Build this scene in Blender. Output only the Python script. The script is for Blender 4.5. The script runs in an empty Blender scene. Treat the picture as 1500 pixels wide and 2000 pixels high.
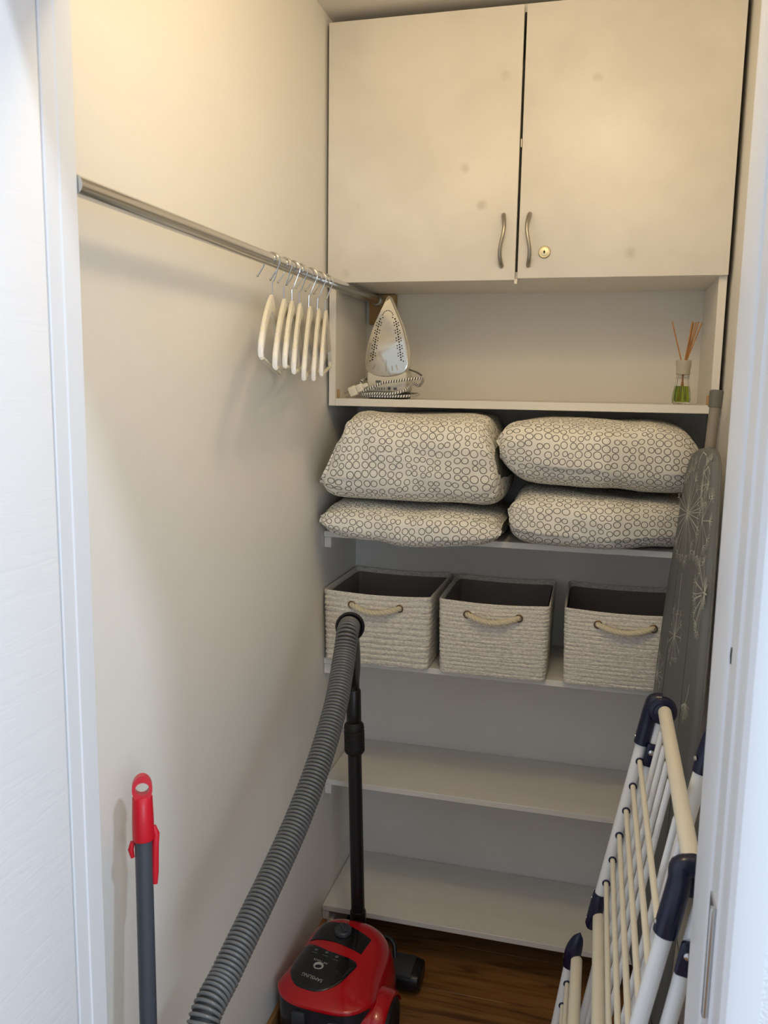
import bpy, bmesh, math, random
from mathutils import Vector, Matrix, noise
random.seed(7)
S = bpy.context.scene
COL = S.collection
PI = math.pi

# ------------------------------------------------------------------ camera, world, lights, exposure
def lin(r, g, b):
    f = lambda c: (c/255/12.92 if c/255 <= .04045 else ((c/255+.055)/1.055)**2.4)
    return (f(r), f(g), f(b), 1.0)

cam_data = bpy.data.cameras.new('camera')
cam = bpy.data.objects.new('camera', cam_data)
COL.objects.link(cam)
right = Vector((0.96761, 0.25197, 0.01577)); up = Vector((-0.05219, 0.13851, 0.98898)); fwd = Vector((-0.24701, 0.95777, -0.14717))
M3 = Matrix((right, up, -fwd)).transposed().to_4x4()
cam.matrix_world = Matrix.Translation((0.69284, -2.35785, 1.57)) @ M3
cam_data.sensor_fit = 'VERTICAL'; cam_data.sensor_height = 36; cam_data.sensor_width = 27
cam_data.lens = 29.452
cam_data.clip_start = .01
cam_data.dof.use_dof = True; cam_data.dof.focus_distance = 1.95; cam_data.dof.aperture_fstop = 10.0
S.camera = cam

S.view_settings.view_transform = 'Standard'; S.view_settings.look = 'None'
S.view_settings.gamma = 1; S.view_settings.use_curve_mapping = False
S.view_settings.exposure = 0.0

W = bpy.data.worlds.new('world'); S.world = W; W.use_nodes = True
bg = W.node_tree.nodes['Background']
bg.inputs[0].default_value = (.80, .89, 1, 1); bg.inputs[1].default_value = .78

def lamp(name, kind, loc, energy, color, target=None, **kw):
    d = bpy.data.lights.new(name, kind); o = bpy.data.objects.new(name, d); COL.objects.link(o)
    o.location = loc; d.energy = energy; d.color = color
    for k, v in kw.items(): setattr(d, k, v)
    if target is not None:
        o.rotation_euler = (Vector(target)-Vector(loc)).to_track_quat('-Z', 'Y').to_euler()
    return o
lamp('ceiling_bulb', 'POINT', (.57, -1.24, 2.36), 7.3, (1, .785, .485), shadow_soft_size=.07)
lamp('window_daylight', 'AREA', (1.9, -3.5, 1.45), 20, (.70, .84, 1), (.1, -1.5, .95), shape='RECTANGLE', size=.9, size_y=1.1)
lamp('skylight', 'AREA', (2.9, -2.74, 4.4), 72, (.68, .82, 1), (.06, -1.45, 1.0), shape='DISK', size=.34)

# ------------------------------------------------------------------ materials
def nt(name):
    m = bpy.data.materials.new(name); m.use_nodes = True
    n = m.node_tree.nodes; l = m.node_tree.links
    return m, n, l, n['Principled BSDF']
def N(n, t, **kw):
    x = n.new(t)
    for k, v in kw.items(): setattr(x, k, v)
    return x
def ramp(n, stops):
    r = n.new('ShaderNodeValToRGB'); e = r.color_ramp.elements
    e[0].position, e[0].color = stops[0]; e[1].position, e[1].color = stops[-1]
    for p, c in stops[1:-1]:
        k = e.new(p); k.color = c
    return r
def mat(name, c, rough=.5, metal=0, bump=0, scale=80, var=0, vscale=6, stretch=(1, 1, 1), spec=.5, coat=0):
    m, n, l, b = nt(name)
    b.inputs['Base Color'].default_value = c; b.inputs['Roughness'].default_value = rough
    b.inputs['Metallic'].default_value = metal; b.inputs['Specular IOR Level'].default_value = spec
    b.inputs['Coat Weight'].default_value = coat
    tc = N(n, 'ShaderNodeTexCoord'); mp = N(n, 'ShaderNodeMapping'); mp.inputs['Scale'].default_value = stretch
    l.new(tc.outputs['Object'], mp.inputs['Vector'])
    if bump:
        t = N(n, 'ShaderNodeTexNoise'); t.inputs['Scale'].default_value = scale; t.inputs['Detail'].default_value = 4
        l.new(mp.outputs[0], t.inputs['Vector'])
        bp = N(n, 'ShaderNodeBump'); bp.inputs['Strength'].default_value = bump; bp.inputs['Distance'].default_value = .004
        l.new(t.outputs['Fac'], bp.inputs['Height']); l.new(bp.outputs[0], b.inputs['Normal'])
    if var:
        t = N(n, 'ShaderNodeTexNoise'); t.inputs['Scale'].default_value = vscale; t.inputs['Detail'].default_value = 5
        l.new(mp.outputs[0], t.inputs['Vector'])
        d = tuple(x*(1-var) for x in c[:3])+(1,); h = tuple(min(1, x*(1+var*.4)) for x in c[:3])+(1,)
        r = ramp(n, [(.3, d), (.7, h)]); l.new(t.outputs['Fac'], r.inputs[0]); l.new(r.outputs[0], b.inputs['Base Color'])
    return m

M = {}
M['wall'] = mat('wall_paint', lin(236, 232, 224), .65, bump=.12, scale=140, var=.03, vscale=2.5)
M['outer_wall'] = mat('outer_wall_paint', lin(232, 234, 238), .6, bump=.5, scale=260)
M['ceiling'] = mat('ceiling_paint', lin(226, 222, 214), .7, bump=.1, scale=120)
M['trim'] = mat('trim_lacquer', lin(232, 234, 238), .35, bump=.08, scale=60, stretch=(1, 1, .1))
M['shelf'] = mat('shelf_laminate', lin(232, 228, 221), .45, bump=.05, scale=60, var=.07, vscale=3.5, stretch=(.35, 2.2, 1))
M['cleat'] = mat('cleat_paint', lin(228, 224, 217), .5)
M['carcass'] = mat('cabinet_laminate', lin(232, 227, 217), .45, bump=.04, scale=60, var=.03, vscale=3)
M['chrome'] = mat('chrome', lin(205, 205, 205), .18, 1, var=.05)
M['steel'] = mat('brushed_steel', lin(170, 165, 155), .32, 1, bump=.03, scale=300)
M['brass'] = mat('worn_brass', lin(205, 195, 160), .3, 1)
M['dark'] = mat('dark_recess', lin(28, 24, 20), .8)
M['raw_wood'] = mat('raw_wood', lin(176, 140, 92), .7, var=.25, vscale=30, stretch=(1, 1, .1))
M['base_wood'] = mat('baseboard_wood', lin(165, 115, 65), .45, var=.3, vscale=25, stretch=(1, .08, 1))
M['hanger'] = mat('hanger_white_lacquer', lin(238, 232, 214), .35, var=.04, vscale=20)
M['hanger_tip'] = mat('hanger_tip_white', lin(240, 238, 232), .3)
M['duvet'] = None
M['lining'] = mat('basket_lining', lin(132, 122, 114), .9, bump=.3, scale=300)
M['rope'] = mat('cotton_rope', lin(225, 212, 182), .85, bump=.3, scale=500)
M['eyelet'] = mat('eyelet_bronze', lin(120, 95, 70), .35, .9)
M['grey_plastic'] = mat('grey_plastic', lin(104, 101, 96), .5)
M['grey_tube'] = mat('grey_painted_tube', lin(138, 130, 118), .45)
M['cover'] = mat('ironing_cover', lin(108, 111, 111), .8, bump=.15, scale=500, var=.04, vscale=8)
M['print'] = mat('print_white', lin(205, 206, 196), .8)
M['white_tube'] = mat('white_coated_tube', lin(240, 240, 240), .3)
M['cream_tube'] = mat('cream_coated_tube', lin(236, 229, 210), .35)
M['navy'] = mat('navy_plastic', lin(17, 22, 52), .25)
M['black'] = mat('black_plastic', lin(22, 22, 24), .35)
M['black_matt'] = mat('black_rubber', lin(18, 18, 19), .6)
M['gloss_black'] = mat('gloss_black_panel', lin(14, 16, 18), .12, coat=.4)
M['knob'] = mat('dark_grey_knob', lin(58, 61, 66), .4)
M['red'] = mat('red_gloss_plastic', lin(186, 8, 22), .2, coat=.5)
M['hose'] = mat('grey_ribbed_hose', lin(100, 99, 97), .26)
M['mop_red'] = mat('mop_red_plastic', lin(205, 14, 36), .35)
M['mop_pole'] = mat('mop_pole_coating', lin(66, 72, 80), .38)
M['silver_text'] = mat('silver_print', lin(168, 168, 162), .45)
M['dim_print'] = mat('dim_grey_print', lin(95, 98, 100), .5)
M['label_white'] = mat('label_white', lin(222, 222, 220), .5)
M['iron_body'] = mat('iron_cream_plastic', lin(214, 208, 192), .35)
M['iron_sole'] = mat('iron_soleplate', lin(214, 208, 194), .14, .85)
M['reed'] = mat('reed_wood', lin(180, 126, 70), .7, var=.15, vscale=60)
M['floor_gap'] = mat('floor_joint', lin(45, 30, 18), .8)
M['smoke'] = None

def smoke_mat():
    m, n, l, b = nt('smoked_bin_plastic')
    b.inputs['Base Color'].default_value = lin(92, 88, 92); b.inputs['Roughness'].default_value = .12
    b.inputs['Transmission Weight'].default_value = .75; b.inputs['IOR'].default_value = 1.3
    return m
M['smoke'] = smoke_mat()
def glass_mat(name, c, tr=1.0, rough=.03, ior=1.45):
    m, n, l, b = nt(name)
    b.inputs['Base Color'].default_value = c; b.inputs['Roughness'].default_value = rough
    b.inputs['Transmission Weight'].default_value = tr; b.inputs['IOR'].default_value = ior
    return m
M['glass'] = glass_mat('clear_glass', (1, 1, 1, 1), 1, .02, 1.2)
M['frost'] = glass_mat('frosted_collar', lin(225, 218, 200), .5, .3, 1.3)
M['liquid'] = glass_mat('green_liquid', lin(170, 200, 60), .8, .05, 1.33)

def door_panel_mat():      # white laminate with faint grubby thumb marks
    m, n, l, b = nt('cabinet_door_laminate')
    b.inputs['Roughness'].default_value = .42
    tc = N(n, 'ShaderNodeTexCoord')
    v = N(n, 'ShaderNodeTexVoronoi'); v.inputs['Scale'].default_value = 7.5; v.inputs['Randomness'].default_value = 1
    nz = N(n, 'ShaderNodeTexNoise'); nz.inputs['Scale'].default_value = 45; nz.inputs['Detail'].default_value = 3
    mx = N(n, 'ShaderNodeMix', data_type='VECTOR'); mx.inputs['Factor'].default_value = .012
    l.new(tc.outputs['Object'], nz.inputs['Vector'])
    l.new(tc.outputs['Object'], mx.inputs['A']); l.new(nz.outputs['Color'], mx.inputs['B']); l.new(mx.outputs['Result'], v.inputs['Vector'])
    r = ramp(n, [(0.03, (0, 0, 0, 1)), (.12, (1, 1, 1, 1))]); l.new(v.outputs['Distance'], r.inputs[0])
    n2 = N(n, 'ShaderNodeTexNoise'); n2.inputs['Scale'].default_value = 5; n2.inputs['Detail'].default_value = 6
    l.new(tc.outputs['Object'], n2.inputs['Vector'])
    r2 = ramp(n, [(.38, lin(226, 221, 212)), (.62, lin(236, 231, 222))]); l.new(n2.outputs['Fac'], r2.inputs[0])
    m2 = N(n, 'ShaderNodeMix', data_type='RGBA'); l.new(r.outputs[0], m2.inputs[0])
    m2.inputs['A'].default_value = lin(212, 205, 193); l.new(r2.outputs[0], m2.inputs['B'])
    l.new(m2.outputs['Result'], b.inputs['Base Color'])
    return m
M['door_panel'] = door_panel_mat()

def leaf_mat():            # white door leaf with an embossed horizontal grain
    m, n, l, b = nt('door_leaf_embossed_grain')
    b.inputs['Base Color'].default_value = lin(243, 245, 249); b.inputs['Roughness'].default_value = .4
    tc = N(n, 'ShaderNodeTexCoord'); mp = N(n, 'ShaderNodeMapping'); mp.inputs['Scale'].default_value = (1, .12, 1)
    l.new(tc.outputs['Object'], mp.inputs[0])
    w = N(n, 'ShaderNodeTexNoise'); w.inputs['Scale'].default_value = 90; w.inputs['Detail'].default_value = 3; w.inputs['Distortion'].default_value = .6
    l.new(mp.outputs[0], w.inputs['Vector'])
    r = ramp(n, [(.36, (0, 0, 0, 1)), (.52, (1, 1, 1, 1))]); l.new(w.outputs['Fac'], r.inputs[0])
    bp = N(n, 'ShaderNodeBump'); bp.inputs['Strength'].default_value = .10; bp.inputs['Distance'].default_value = .0015
    l.new(r.outputs[0], bp.inputs['Height']); l.new(bp.outputs[0], b.inputs['Normal'])
    return m
M['leaf'] = leaf_mat()

def plank_mat():
    m, n, l, b = nt('oak_laminate_plank')
    b.inputs['Roughness'].default_value = .38
    tc = N(n, 'ShaderNodeTexCoord'); oi = N(n, 'ShaderNodeObjectInfo')
    mp = N(n, 'ShaderNodeMapping'); mp.inputs['Scale'].default_value = (1.2, 14, 1)
    ad = N(n, 'ShaderNodeVectorMath', operation='ADD'); cx = N(n, 'ShaderNodeCombineXYZ')
    ml = N(n, 'ShaderNodeMath', operation='MULTIPLY'); ml.inputs[1].default_value = 17
    l.new(oi.outputs['Random'], ml.inputs[0]); l.new(ml.outputs[0], cx.inputs[0])
    l.new(tc.outputs['Object'], ad.inputs[0]); l.new(cx.outputs[0], ad.inputs[1]); l.new(ad.outputs[0], mp.inputs[0])
    t = N(n, 'ShaderNodeTexNoise'); t.inputs['Scale'].default_value = 3; t.inputs['Detail'].default_value = 8; t.inputs['Distortion'].default_value = 1.2
    l.new(mp.outputs[0], t.inputs['Vector'])
    r = ramp(n, [(.28, lin(84, 52, 26)), (.45, lin(132, 90, 48)), (.75, lin(160, 114, 66))]); l.new(t.outputs['Fac'], r.inputs[0])
    l.new(r.outputs[0], b.inputs['Base Color'])
    return m
M['plank'] = plank_mat()

def duvet_mat():           # cream cotton printed with grey rings of several sizes
    m, n, l, b = nt('ring_print_cotton')
    b.inputs['Roughness'].default_value = .85
    uv = N(n, 'ShaderNodeUVMap'); uv.uv_map = 'UVMap'
    wn = N(n, 'ShaderNodeTexNoise'); wn.inputs['Scale'].default_value = 7; wn.inputs['Detail'].default_value = 0
    l.new(uv.outputs[0], wn.inputs['Vector'])
    ws = N(n, 'ShaderNodeVectorMath', operation='SCALE'); ws.inputs['Scale'].default_value = .020; l.new(wn.outputs['Color'], ws.inputs[0])
    wp = N(n, 'ShaderNodeVectorMath', operation='ADD'); l.new(uv.outputs[0], wp.inputs[0]); l.new(ws.outputs[0], wp.inputs[1])
    v1 = N(n, 'ShaderNodeTexVoronoi', voronoi_dimensions='2D', feature='F1')
    v2 = N(n, 'ShaderNodeTexVoronoi', voronoi_dimensions='2D', feature='N_SPHERE_RADIUS')
    for v in (v1, v2):
        v.inputs['Scale'].default_value = 51; v.inputs['Randomness'].default_value = .36
        l.new(wp.outputs[0], v.inputs['Vector'])
    sub = N(n, 'ShaderNodeMath', operation='SUBTRACT'); l.new(v2.outputs['Radius'], sub.inputs[0]); l.new(v1.outputs['Distance'], sub.inputs[1])
    a = N(n, 'ShaderNodeMath', operation='SUBTRACT'); l.new(sub.outputs[0], a.inputs[0]); a.inputs[1].default_value = .055
    ab = N(n, 'ShaderNodeMath', operation='ABSOLUTE'); l.new(a.outputs[0], ab.inputs[0])
    r = ramp(n, [(.036, lin(108, 106, 97)), (.060, lin(238, 234, 224))]); l.new(ab.outputs[0], r.inputs[0])
    l.new(r.outputs[0], b.inputs['Base Color'])
    t = N(n, 'ShaderNodeTexNoise'); t.inputs['Scale'].default_value = 22; t.inputs['Detail'].default_value = 5
    l.new(uv.outputs[0], t.inputs['Vector'])
    bp = N(n, 'ShaderNodeBump'); bp.inputs['Strength'].default_value = .35; bp.inputs['Distance'].default_value = .012
    l.new(t.outputs['Fac'], bp.inputs['Height']); l.new(bp.outputs[0], b.inputs['Normal'])
    return m
M['duvet'] = duvet_mat()

def weave_mat():           # paper-cord weave
    m, n, l, b = nt('woven_paper_cord')
    b.inputs['Roughness'].default_value = .85
    tc = N(n, 'ShaderNodeTexCoord'); mp = N(n, 'ShaderNodeMapping'); mp.inputs['Scale'].default_value = (1, 1, 2.2)
    l.new(tc.outputs['Object'], mp.inputs[0])
    t = N(n, 'ShaderNodeTexNoise'); t.inputs['Scale'].default_value = 150; t.inputs['Detail'].default_value = 4
    l.new(mp.outputs[0], t.inputs['Vector'])
    r = ramp(n, [(.3, lin(196, 188, 174)), (.62, lin(238, 232, 220))]); l.new(t.outputs['Fac'], r.inputs[0]); l.new(r.outputs[0], b.inputs['Base Color'])
    bp = N(n, 'ShaderNodeBump'); bp.inputs['Strength'].default_value = .6; bp.inputs['Distance'].default_value = .003
    l.new(t.outputs['Fac'], bp.inputs['Height']); l.new(bp.outputs[0], b.inputs['Normal'])
    return m
M['weave'] = weave_mat()

def braid_mat():           # black and white braided flex
    m, n, l, b = nt('braided_flex')
    b.inputs['Roughness'].default_value = .8
    uv = N(n, 'ShaderNodeUVMap'); uv.uv_map = 'UVMap'
    sp = N(n, 'ShaderNodeSeparateXYZ'); l.new(uv.outputs[0], sp.inputs[0])
    k = N(n, 'ShaderNodeMath', operation='MULTIPLY'); l.new(sp.outputs[0], k.inputs[0]); k.inputs[1].default_value = 150
    a = N(n, 'ShaderNodeMath', operation='ADD'); l.new(k.outputs[0], a.inputs[0]); l.new(sp.outputs[1], a.inputs[1])
    f = N(n, 'ShaderNodeMath', operation='FRACT'); l.new(a.outputs[0], f.inputs[0])
    g = N(n, 'ShaderNodeMath', operation='GREATER_THAN'); l.new(f.outputs[0], g.inputs[0]); g.inputs[1].default_value = .60
    mx = N(n, 'ShaderNodeMix', data_type='RGBA'); l.new(g.outputs[0], mx.inputs[0])
    mx.inputs['A'].default_value = lin(236, 234, 228); mx.inputs['B'].default_value = lin(40, 38, 36)
    l.new(mx.outputs['Result'], b.inputs['Base Color'])
    return m
M['braid'] = braid_mat()

# ------------------------------------------------------------------ mesh helpers
class MB:
    def __init__(s): s.v = []; s.f = []; s.uv = {}
    def add(s, vs, fs):
        o = len(s.v); s.v += [tuple(v) for v in vs]; s.f += [tuple(i+o for i in f) for f in fs]; return s
    def box(s, lo, hi, bev=0.0, seg=2, mtx=None):
        bm = bmesh.new(); bmesh.ops.create_cube(bm, size=1)
        c = [(lo[i]+hi[i])/2 for i in range(3)]; d = [hi[i]-lo[i] for i in range(3)]
        for v in bm.verts: v.co = Vector((v.co.x*d[0]+c[0], v.co.y*d[1]+c[1], v.co.z*d[2]+c[2]))
        if bev: bmesh.ops.bevel(bm, geom=bm.edges[:], offset=bev, segments=seg, affect='EDGES', profile=.5)
        if mtx is not None: bm.transform(mtx)
        bm.verts.index_update()
        s.add([v.co[:] for v in bm.verts], [[v.index for v in f.verts] for f in bm.faces]); bm.free(); return s
    def tube(s, pts, r, n=12, closed=False, caps=True, flat=None, uv=False):
        pts = [Vector(p) for p in pts]; m = len(pts); base = len(s.v)
        rad = r if hasattr(r, '__len__') else [r]*m
        T = []
        for i in range(m):
            a = pts[(i-1) % m] if closed or i > 0 else pts[i]; b = pts[(i+1) % m] if closed or i < m-1 else pts[i]
            T.append((b-a).normalized())
        ref = Vector((0, 0, 1)) if abs(T[0].z) < .9 else Vector((0, 1, 0))
        nrm = (ref-T[0]*ref.dot(T[0])).normalized(); L = 0; Ls = []
        for i in range(m):
            nrm = (nrm-T[i]*nrm.dot(T[i])).normalized(); bi = T[i].cross(nrm)
            if i: L += (pts[i]-pts[i-1]).length
            Ls.append(L)
            for k in range(n):
                a = 2*PI*k/n
                fx, fy = flat if flat else (1, 1)
                s.v.append(tuple(pts[i]+nrm*math.cos(a)*rad[i]*fx+bi*math.sin(a)*rad[i]*fy))
        for i in range(m if closed else m-1):
            j = (i+1) % m
            for k in range(n):
                k2 = (k+1) % n
                f = (base+i*n+k, base+i*n+k2, base+j*n+k2, base+j*n+k)
                if uv: s.uv[len(s.f)] = [(Ls[i], k/n), (Ls[i], (k+1)/n), (Ls[j], (k+1)/n), (Ls[j], k/n)]
                s.f.append(f)
        if caps and not closed:
            s.f.append(tuple(base+k for k in reversed(range(n)))); s.f.append(tuple(base+(m-1)*n+k for k in range(n)))
        return s
    def lathe(s, prof, origin, axis=(0, 0, 1), n=24, xref=None):
        ax = Vector(axis).normalized(); ref = Vector((1, 0, 0)) if abs(ax.x) < .9 else Vector((0, 1, 0))
        e1 = (ref-ax*ref.dot(ax)).normalized(); e2 = ax.cross(e1); o = Vector(origin); base = len(s.v); m = len(prof)
        for (r, h) in prof:
            for k in range(n):
                a = 2*PI*k/n; s.v.append(tuple(o+ax*h+(e1*math.cos(a)+e2*math.sin(a))*max(r, 1e-5)))
        for i in range(m-1):
            for k in range(n):
                k2 = (k+1) % n; s.f.append((base+i*n+k, base+i*n+k2, base+(i+1)*n+k2, base+(i+1)*n+k))
        if prof[0][0] > 1e-4: s.f.append(tuple(base+k for k in reversed(range(n))))
        if prof[-1][0] > 1e-4: s.f.append(tuple(base+(m-1)*n+k for k in range(n)))
        return s
    def loft(s, rings, caps=True, closed=True):
        base = len(s.v); n = len(rings[0]); m = len(rings)
        for r in rings: s.v += [tuple(p) for p in r]
        for i in range(m-1):
            for k in range(n if closed else n-1):
                k2 = (k+1) % n; s.f.append((base+i*n+k, base+i*n+k2, base+(i+1)*n+k2, base+(i+1)*n+k))
        if caps:
            s.f.append(tuple(base+k for k in reversed(range(n)))); s.f.append(tuple(base+(m-1)*n+k for k in range(n)))
        return s
    def prism(s, poly, fn, a, b):       # poly of (p,q); fn(p,q,h) gives the point
        return s.loft([[fn(p, q, a) for p, q in poly], [fn(p, q, b) for p, q in poly]])
    def torus(s, c, R, r, axis, n=20, k=8):
        ax = Vector(axis).normalized(); ref = Vector((1, 0, 0)) if abs(ax.x) < .9 else Vector((0, 1, 0))
        e1 = (ref-ax*ref.dot(ax)).normalized(); e2 = ax.cross(e1); c = Vector(c)
        return s.tube([c+(e1*math.cos(2*PI*i/n)+e2*math.sin(2*PI*i/n))*R for i in range(n)], r, k, closed=True)
    def build(s, name, m, parent=None, kind=None, sharp=40, label=None):
        me = bpy.data.meshes.new(name); me.from_pydata(s.v, [], s.f); me.update()
        bm = bmesh.new(); bm.from_mesh(me); bmesh.ops.recalc_face_normals(bm, faces=bm.faces[:]); 
        if s.uv:
            lay = bm.loops.layers.uv.new('UVMap'); bm.faces.ensure_lookup_table()
            inv = None
            for fi, u in s.uv.items():
                f = bm.faces[fi]; idx = {s.f[fi][q]: u[q] for q in range(len(u))}
                for lp in f.loops: lp[lay].uv = idx[lp.vert.index]
        bm.to_mesh(me); bm.free()
        me.polygons.foreach_set('use_smooth', [True]*len(me.polygons))
        me.set_sharp_from_angle(angle=math.radians(sharp))
        me.materials.append(m)
        o = bpy.data.objects.new(name, me); COL.objects.link(o)
        if parent is not None: attach(o, parent)
        if kind: o['kind'] = kind
        if label: o['label'] = label
        return o
WORLD = {}
def attach(o, parent):
    o.parent = parent
    if parent.name in WORLD: o.matrix_parent_inverse = WORLD[parent.name].inverted()
def thing(name, loc, label, cat, group=None):
    o = bpy.data.objects.new(name, None); COL.objects.link(o); o.location = loc; o.empty_display_size = .05
    WORLD[o.name] = Matrix.Translation(loc); o['label'] = label; o['category'] = cat
    if group: o['group'] = group
    return o
def tag(o, label, cat, group=None):
    o['label'] = label; o['category'] = cat
    if group: o['group'] = group
    return o
def copy_tree(o, parent=None):
    c = o.copy(); COL.objects.link(c); c.parent = parent
    for ch in list(o.children): copy_tree(ch, c)
    return c
def lerp(a, b, t): return a+(b-a)*t
def spline(P, per=12):
    P = [Vector(p) for p in P]; Q = [P[0]*2-P[1]]+P+[P[-1]*2-P[-2]]; out = []
    for i in range(1, len(Q)-2):
        for k in range(per):
            t = k/per; a, b, c, d = Q[i-1], Q[i], Q[i+1], Q[i+2]
            out.append(.5*((2*b)+(c-a)*t+(2*a-5*b+4*c-d)*t*t+(3*b-a-3*c+d)*t**3))
    out.append(P[-1]); return out
def resample(pts, step):
    out = [pts[0].copy()]; acc = 0
    for a, b in zip(pts, pts[1:]):
        L = (b-a).length; t = step-acc
        while t <= L:
            out.append(a.lerp(b, t/L)); t += step
        acc = (acc+L) % step
    return out
def structure(o, kind='structure'): o['kind'] = kind; return o

# ------------------------------------------------------------------ the room
RW = .957; FY = -1.43; OY = -1.60; CZ = 2.455
structure(MB().box((-.12, FY, 0), (0, .1, CZ)).build('wall_left', M['wall']))
structure(MB().box((0, 0, 0), (RW, .1, CZ)).build('wall_back', M['wall']))
structure(MB().box((RW, FY, 0), (RW+.12, .1, CZ)).build('wall_right', M['wall']))
wf = MB().box((-1.2, OY, 0), (.018, FY, CZ)).box((.86, OY, 0), (2.2, FY, CZ)).box((.018, OY, 2.08), (.86, FY, CZ))
wall_front = structure(wf.build('wall_front', M['outer_wall']))
structure(MB().box((-.12, OY, CZ), (RW+.12, .1, CZ+.1)).build('ceiling', M['ceiling']))
floor = structure(MB().box((-1.2, -3.4, -.06), (2.2, .1, -.0105)).build('floor', M['floor_gap']))
pw, pl = .19, 1.25
proto = None
row = 0; y = .0
while y > -3.3:
    x0 = -1.2 + (-.55*row) % 1.25 - 1.25
    while x0 < 2.2:
        a, b = max(x0, -1.2), min(x0+pl, 2.2)
        if y > FY-.001: a, b = max(a, .0), min(b, RW)
        if b-a > .06:
            MB().box((a+.0004, y-pw+.0004, -.0105), (b-.0004, y-.0004, -.0002), .0012, 1).build('plank', M['plank'], floor)
        x0 += pl
    y -= pw; row += 1
structure(MB().box((.0, FY+.01, 0), (.012, -.002, .085), .003).build('baseboard_left', M['base_wood']))

# left jamb (trim_1), right jamb (trim_2), head jamb (trim_3), open door leaf (door_1)
def prof(poly, z0, z1): return MB().loft([[(x, y, z0) for x, y in poly], [(x, y, z1) for x, y in poly]])
left_poly = [(.0185, -1.43), (.0645, -1.43), (.066, -1.4315), (.066, -1.463), (.0645, -1.465), (.0645, -1.488), (.063, -1.4895), (.0185, -1.4895)]
structure(prof(left_poly, 0, 2.08).build('trim_1', M['trim'], sharp=20))
right_poly = [(.86, -1.415), (.824, -1.415), (.821, -1.418), (.821, -1.500), (.823, -1.506), (.827, -1.509), (.827, -1.518), (.8235, -1.521),
              (.8235, -1.560), (.826, -1.563), (.826, -1.586), (.8275, -1.594), (.832, -1.600), (.84, -1.603), (.86, -1.603)]
trim_2 = structure(prof(right_poly, 0, 2.08).build('trim_2', M['trim'], sharp=25))
structure(MB().box((.0665, -1.49, 2.05), (.8205, -1.432, 2.079), .002).build('trim_3', M['trim']))
leaf = structure(MB().box((.026, -2.24, .008), (.0655, -1.4935, 2.045), .0035, 3).build('door_1', M['leaf']))
# the strike plate let into the right jamb, a nail hole and a scuff
sp = MB()
zc0, zc1 = .962, 1.078
sp.box((.8215, -1.532, zc0), (.8236, -1.527, zc1)).box((.8215, -1.558, zc0), (.8236, -1.549, zc1)).box((.8215, -1.549, zc0), (.8236, -1.532, zc0+.022)).box((.8215, -1.549, zc1-.022), (.8236, -1.532, zc1))
plate = sp.build('strike_plate', M['chrome'], trim_2)
MB().tube([(.8212, -1.556, zc0), (.8205, -1.556, zc0+.003), (.8205, -1.556, zc1-.003), (.8212, -1.556, zc1)], .0035, 10).build('strike_lip', M['chrome'], plate)
MB().box((.8230, -1.549, zc0+.022), (.8236, -1.532, zc1-.022)).build('latch_hole', M['raw_wood'], plate)
for z in (zc0+.011, zc1-.011): MB().lathe([(.0032, 0), (.0028, .0008), (0, .001)], (.8215, -1.540, z), (-1, 0, 0), 12).build('screw', M['steel'], plate)
MB().lathe([(.0022, 0), (.0022, .0004)], (.8445, -1.6003, 1.081), (0, -1, 0), 10).build('nail_hole', M['dark'], wall_front)
MB().tube([(.8236, -1.528, 1.330), (.8233, -1.527, 1.322), (.8236, -1.528, 1.314)], .0014, 6).build('scuff', M['dark'], trim_2)

# ------------------------------------------------------------------ shelves on the left side cleats
def shelf(zt, yf, label):
    t = thing('wall_shelf', (.48, yf/2, zt-.016), label, 'shelf', 'white wall shelves')
    MB().box((.0015, yf, zt-.016), (RW-.0015, -.0015, zt), .0012, 1).build('shelf_board', M['shelf'], t)
    MB().box((.0015, yf+.003, zt-.016-.028), (.0205, -.003, zt-.0165), .0012, 1).build('cleat', M['cleat'], t)
    MB().box((RW-.0205, yf+.003, zt-.016-.028), (RW-.0015, -.003, zt-.0165), .0012, 1).build('cleat', M['cleat'], t)
    return t
shelf(1.1961, -.304, 'white wall shelf holding the folded duvets, above the baskets')
shelf(.8507, -.300, 'white wall shelf holding the three woven baskets')
shelf(.5004, -.2886, 'empty white wall shelf just under the basket shelf')
sh5 = shelf(.1303, -.3015, 'lowest empty white wall shelf, just above the floor behind the vacuum')
for x in (.0125, RW-.0195): MB().box((x, -.294, .0), (x+.018, -.003, .0855), .001, 1).build('support_foot', M['cleat'], sh5)

# ------------------------------------------------------------------ wall cabinet
cab = thing('wall_cabinet', (.48, -.15, 1.52), 'white two-door wall cabinet with open niche below, under the ceiling', 'cabinet')
CF = -.2905; x0, x1 = .008, .947; zb, zd, zt = 1.5212, 1.8285, 2.4385
for a in (x0, x1-.018): MB().box((a, CF, zb), (a+.018, -.002, zt), .0008, 1).build('side_panel', M['carcass'], cab)
MB().box((x0+.0182, CF, zb), (x1-.0182, -.008, zb+.0195), .0008, 1).build('niche_floor', M['carcass'], cab)
MB().box((x0+.0182, CF, zd), (x1-.0182, -.008, zd+.018), .0008, 1).build('cupboard_floor', M['carcass'], cab)
MB().box((x0+.0182, CF, zt-.018), (x1-.0182, -.008, zt), .0008, 1).build('top_panel', M['carcass'], cab)
MB().box((x0+.0182, -.0078, zb), (x1-.0182, -.002, zt)).build('back_panel', M['carcass'], cab)
MB().box((.472, CF-.014, 1.817), (.4795, CF+.02, 1.8283), .001, 1).build('door_catch', M['carcass'], cab)
MB().box((.4750, CF-.010, 2.125), (.4785, CF+.01, 2.145), .001, 1).build('door_catch', M['steel'], cab)
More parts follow.
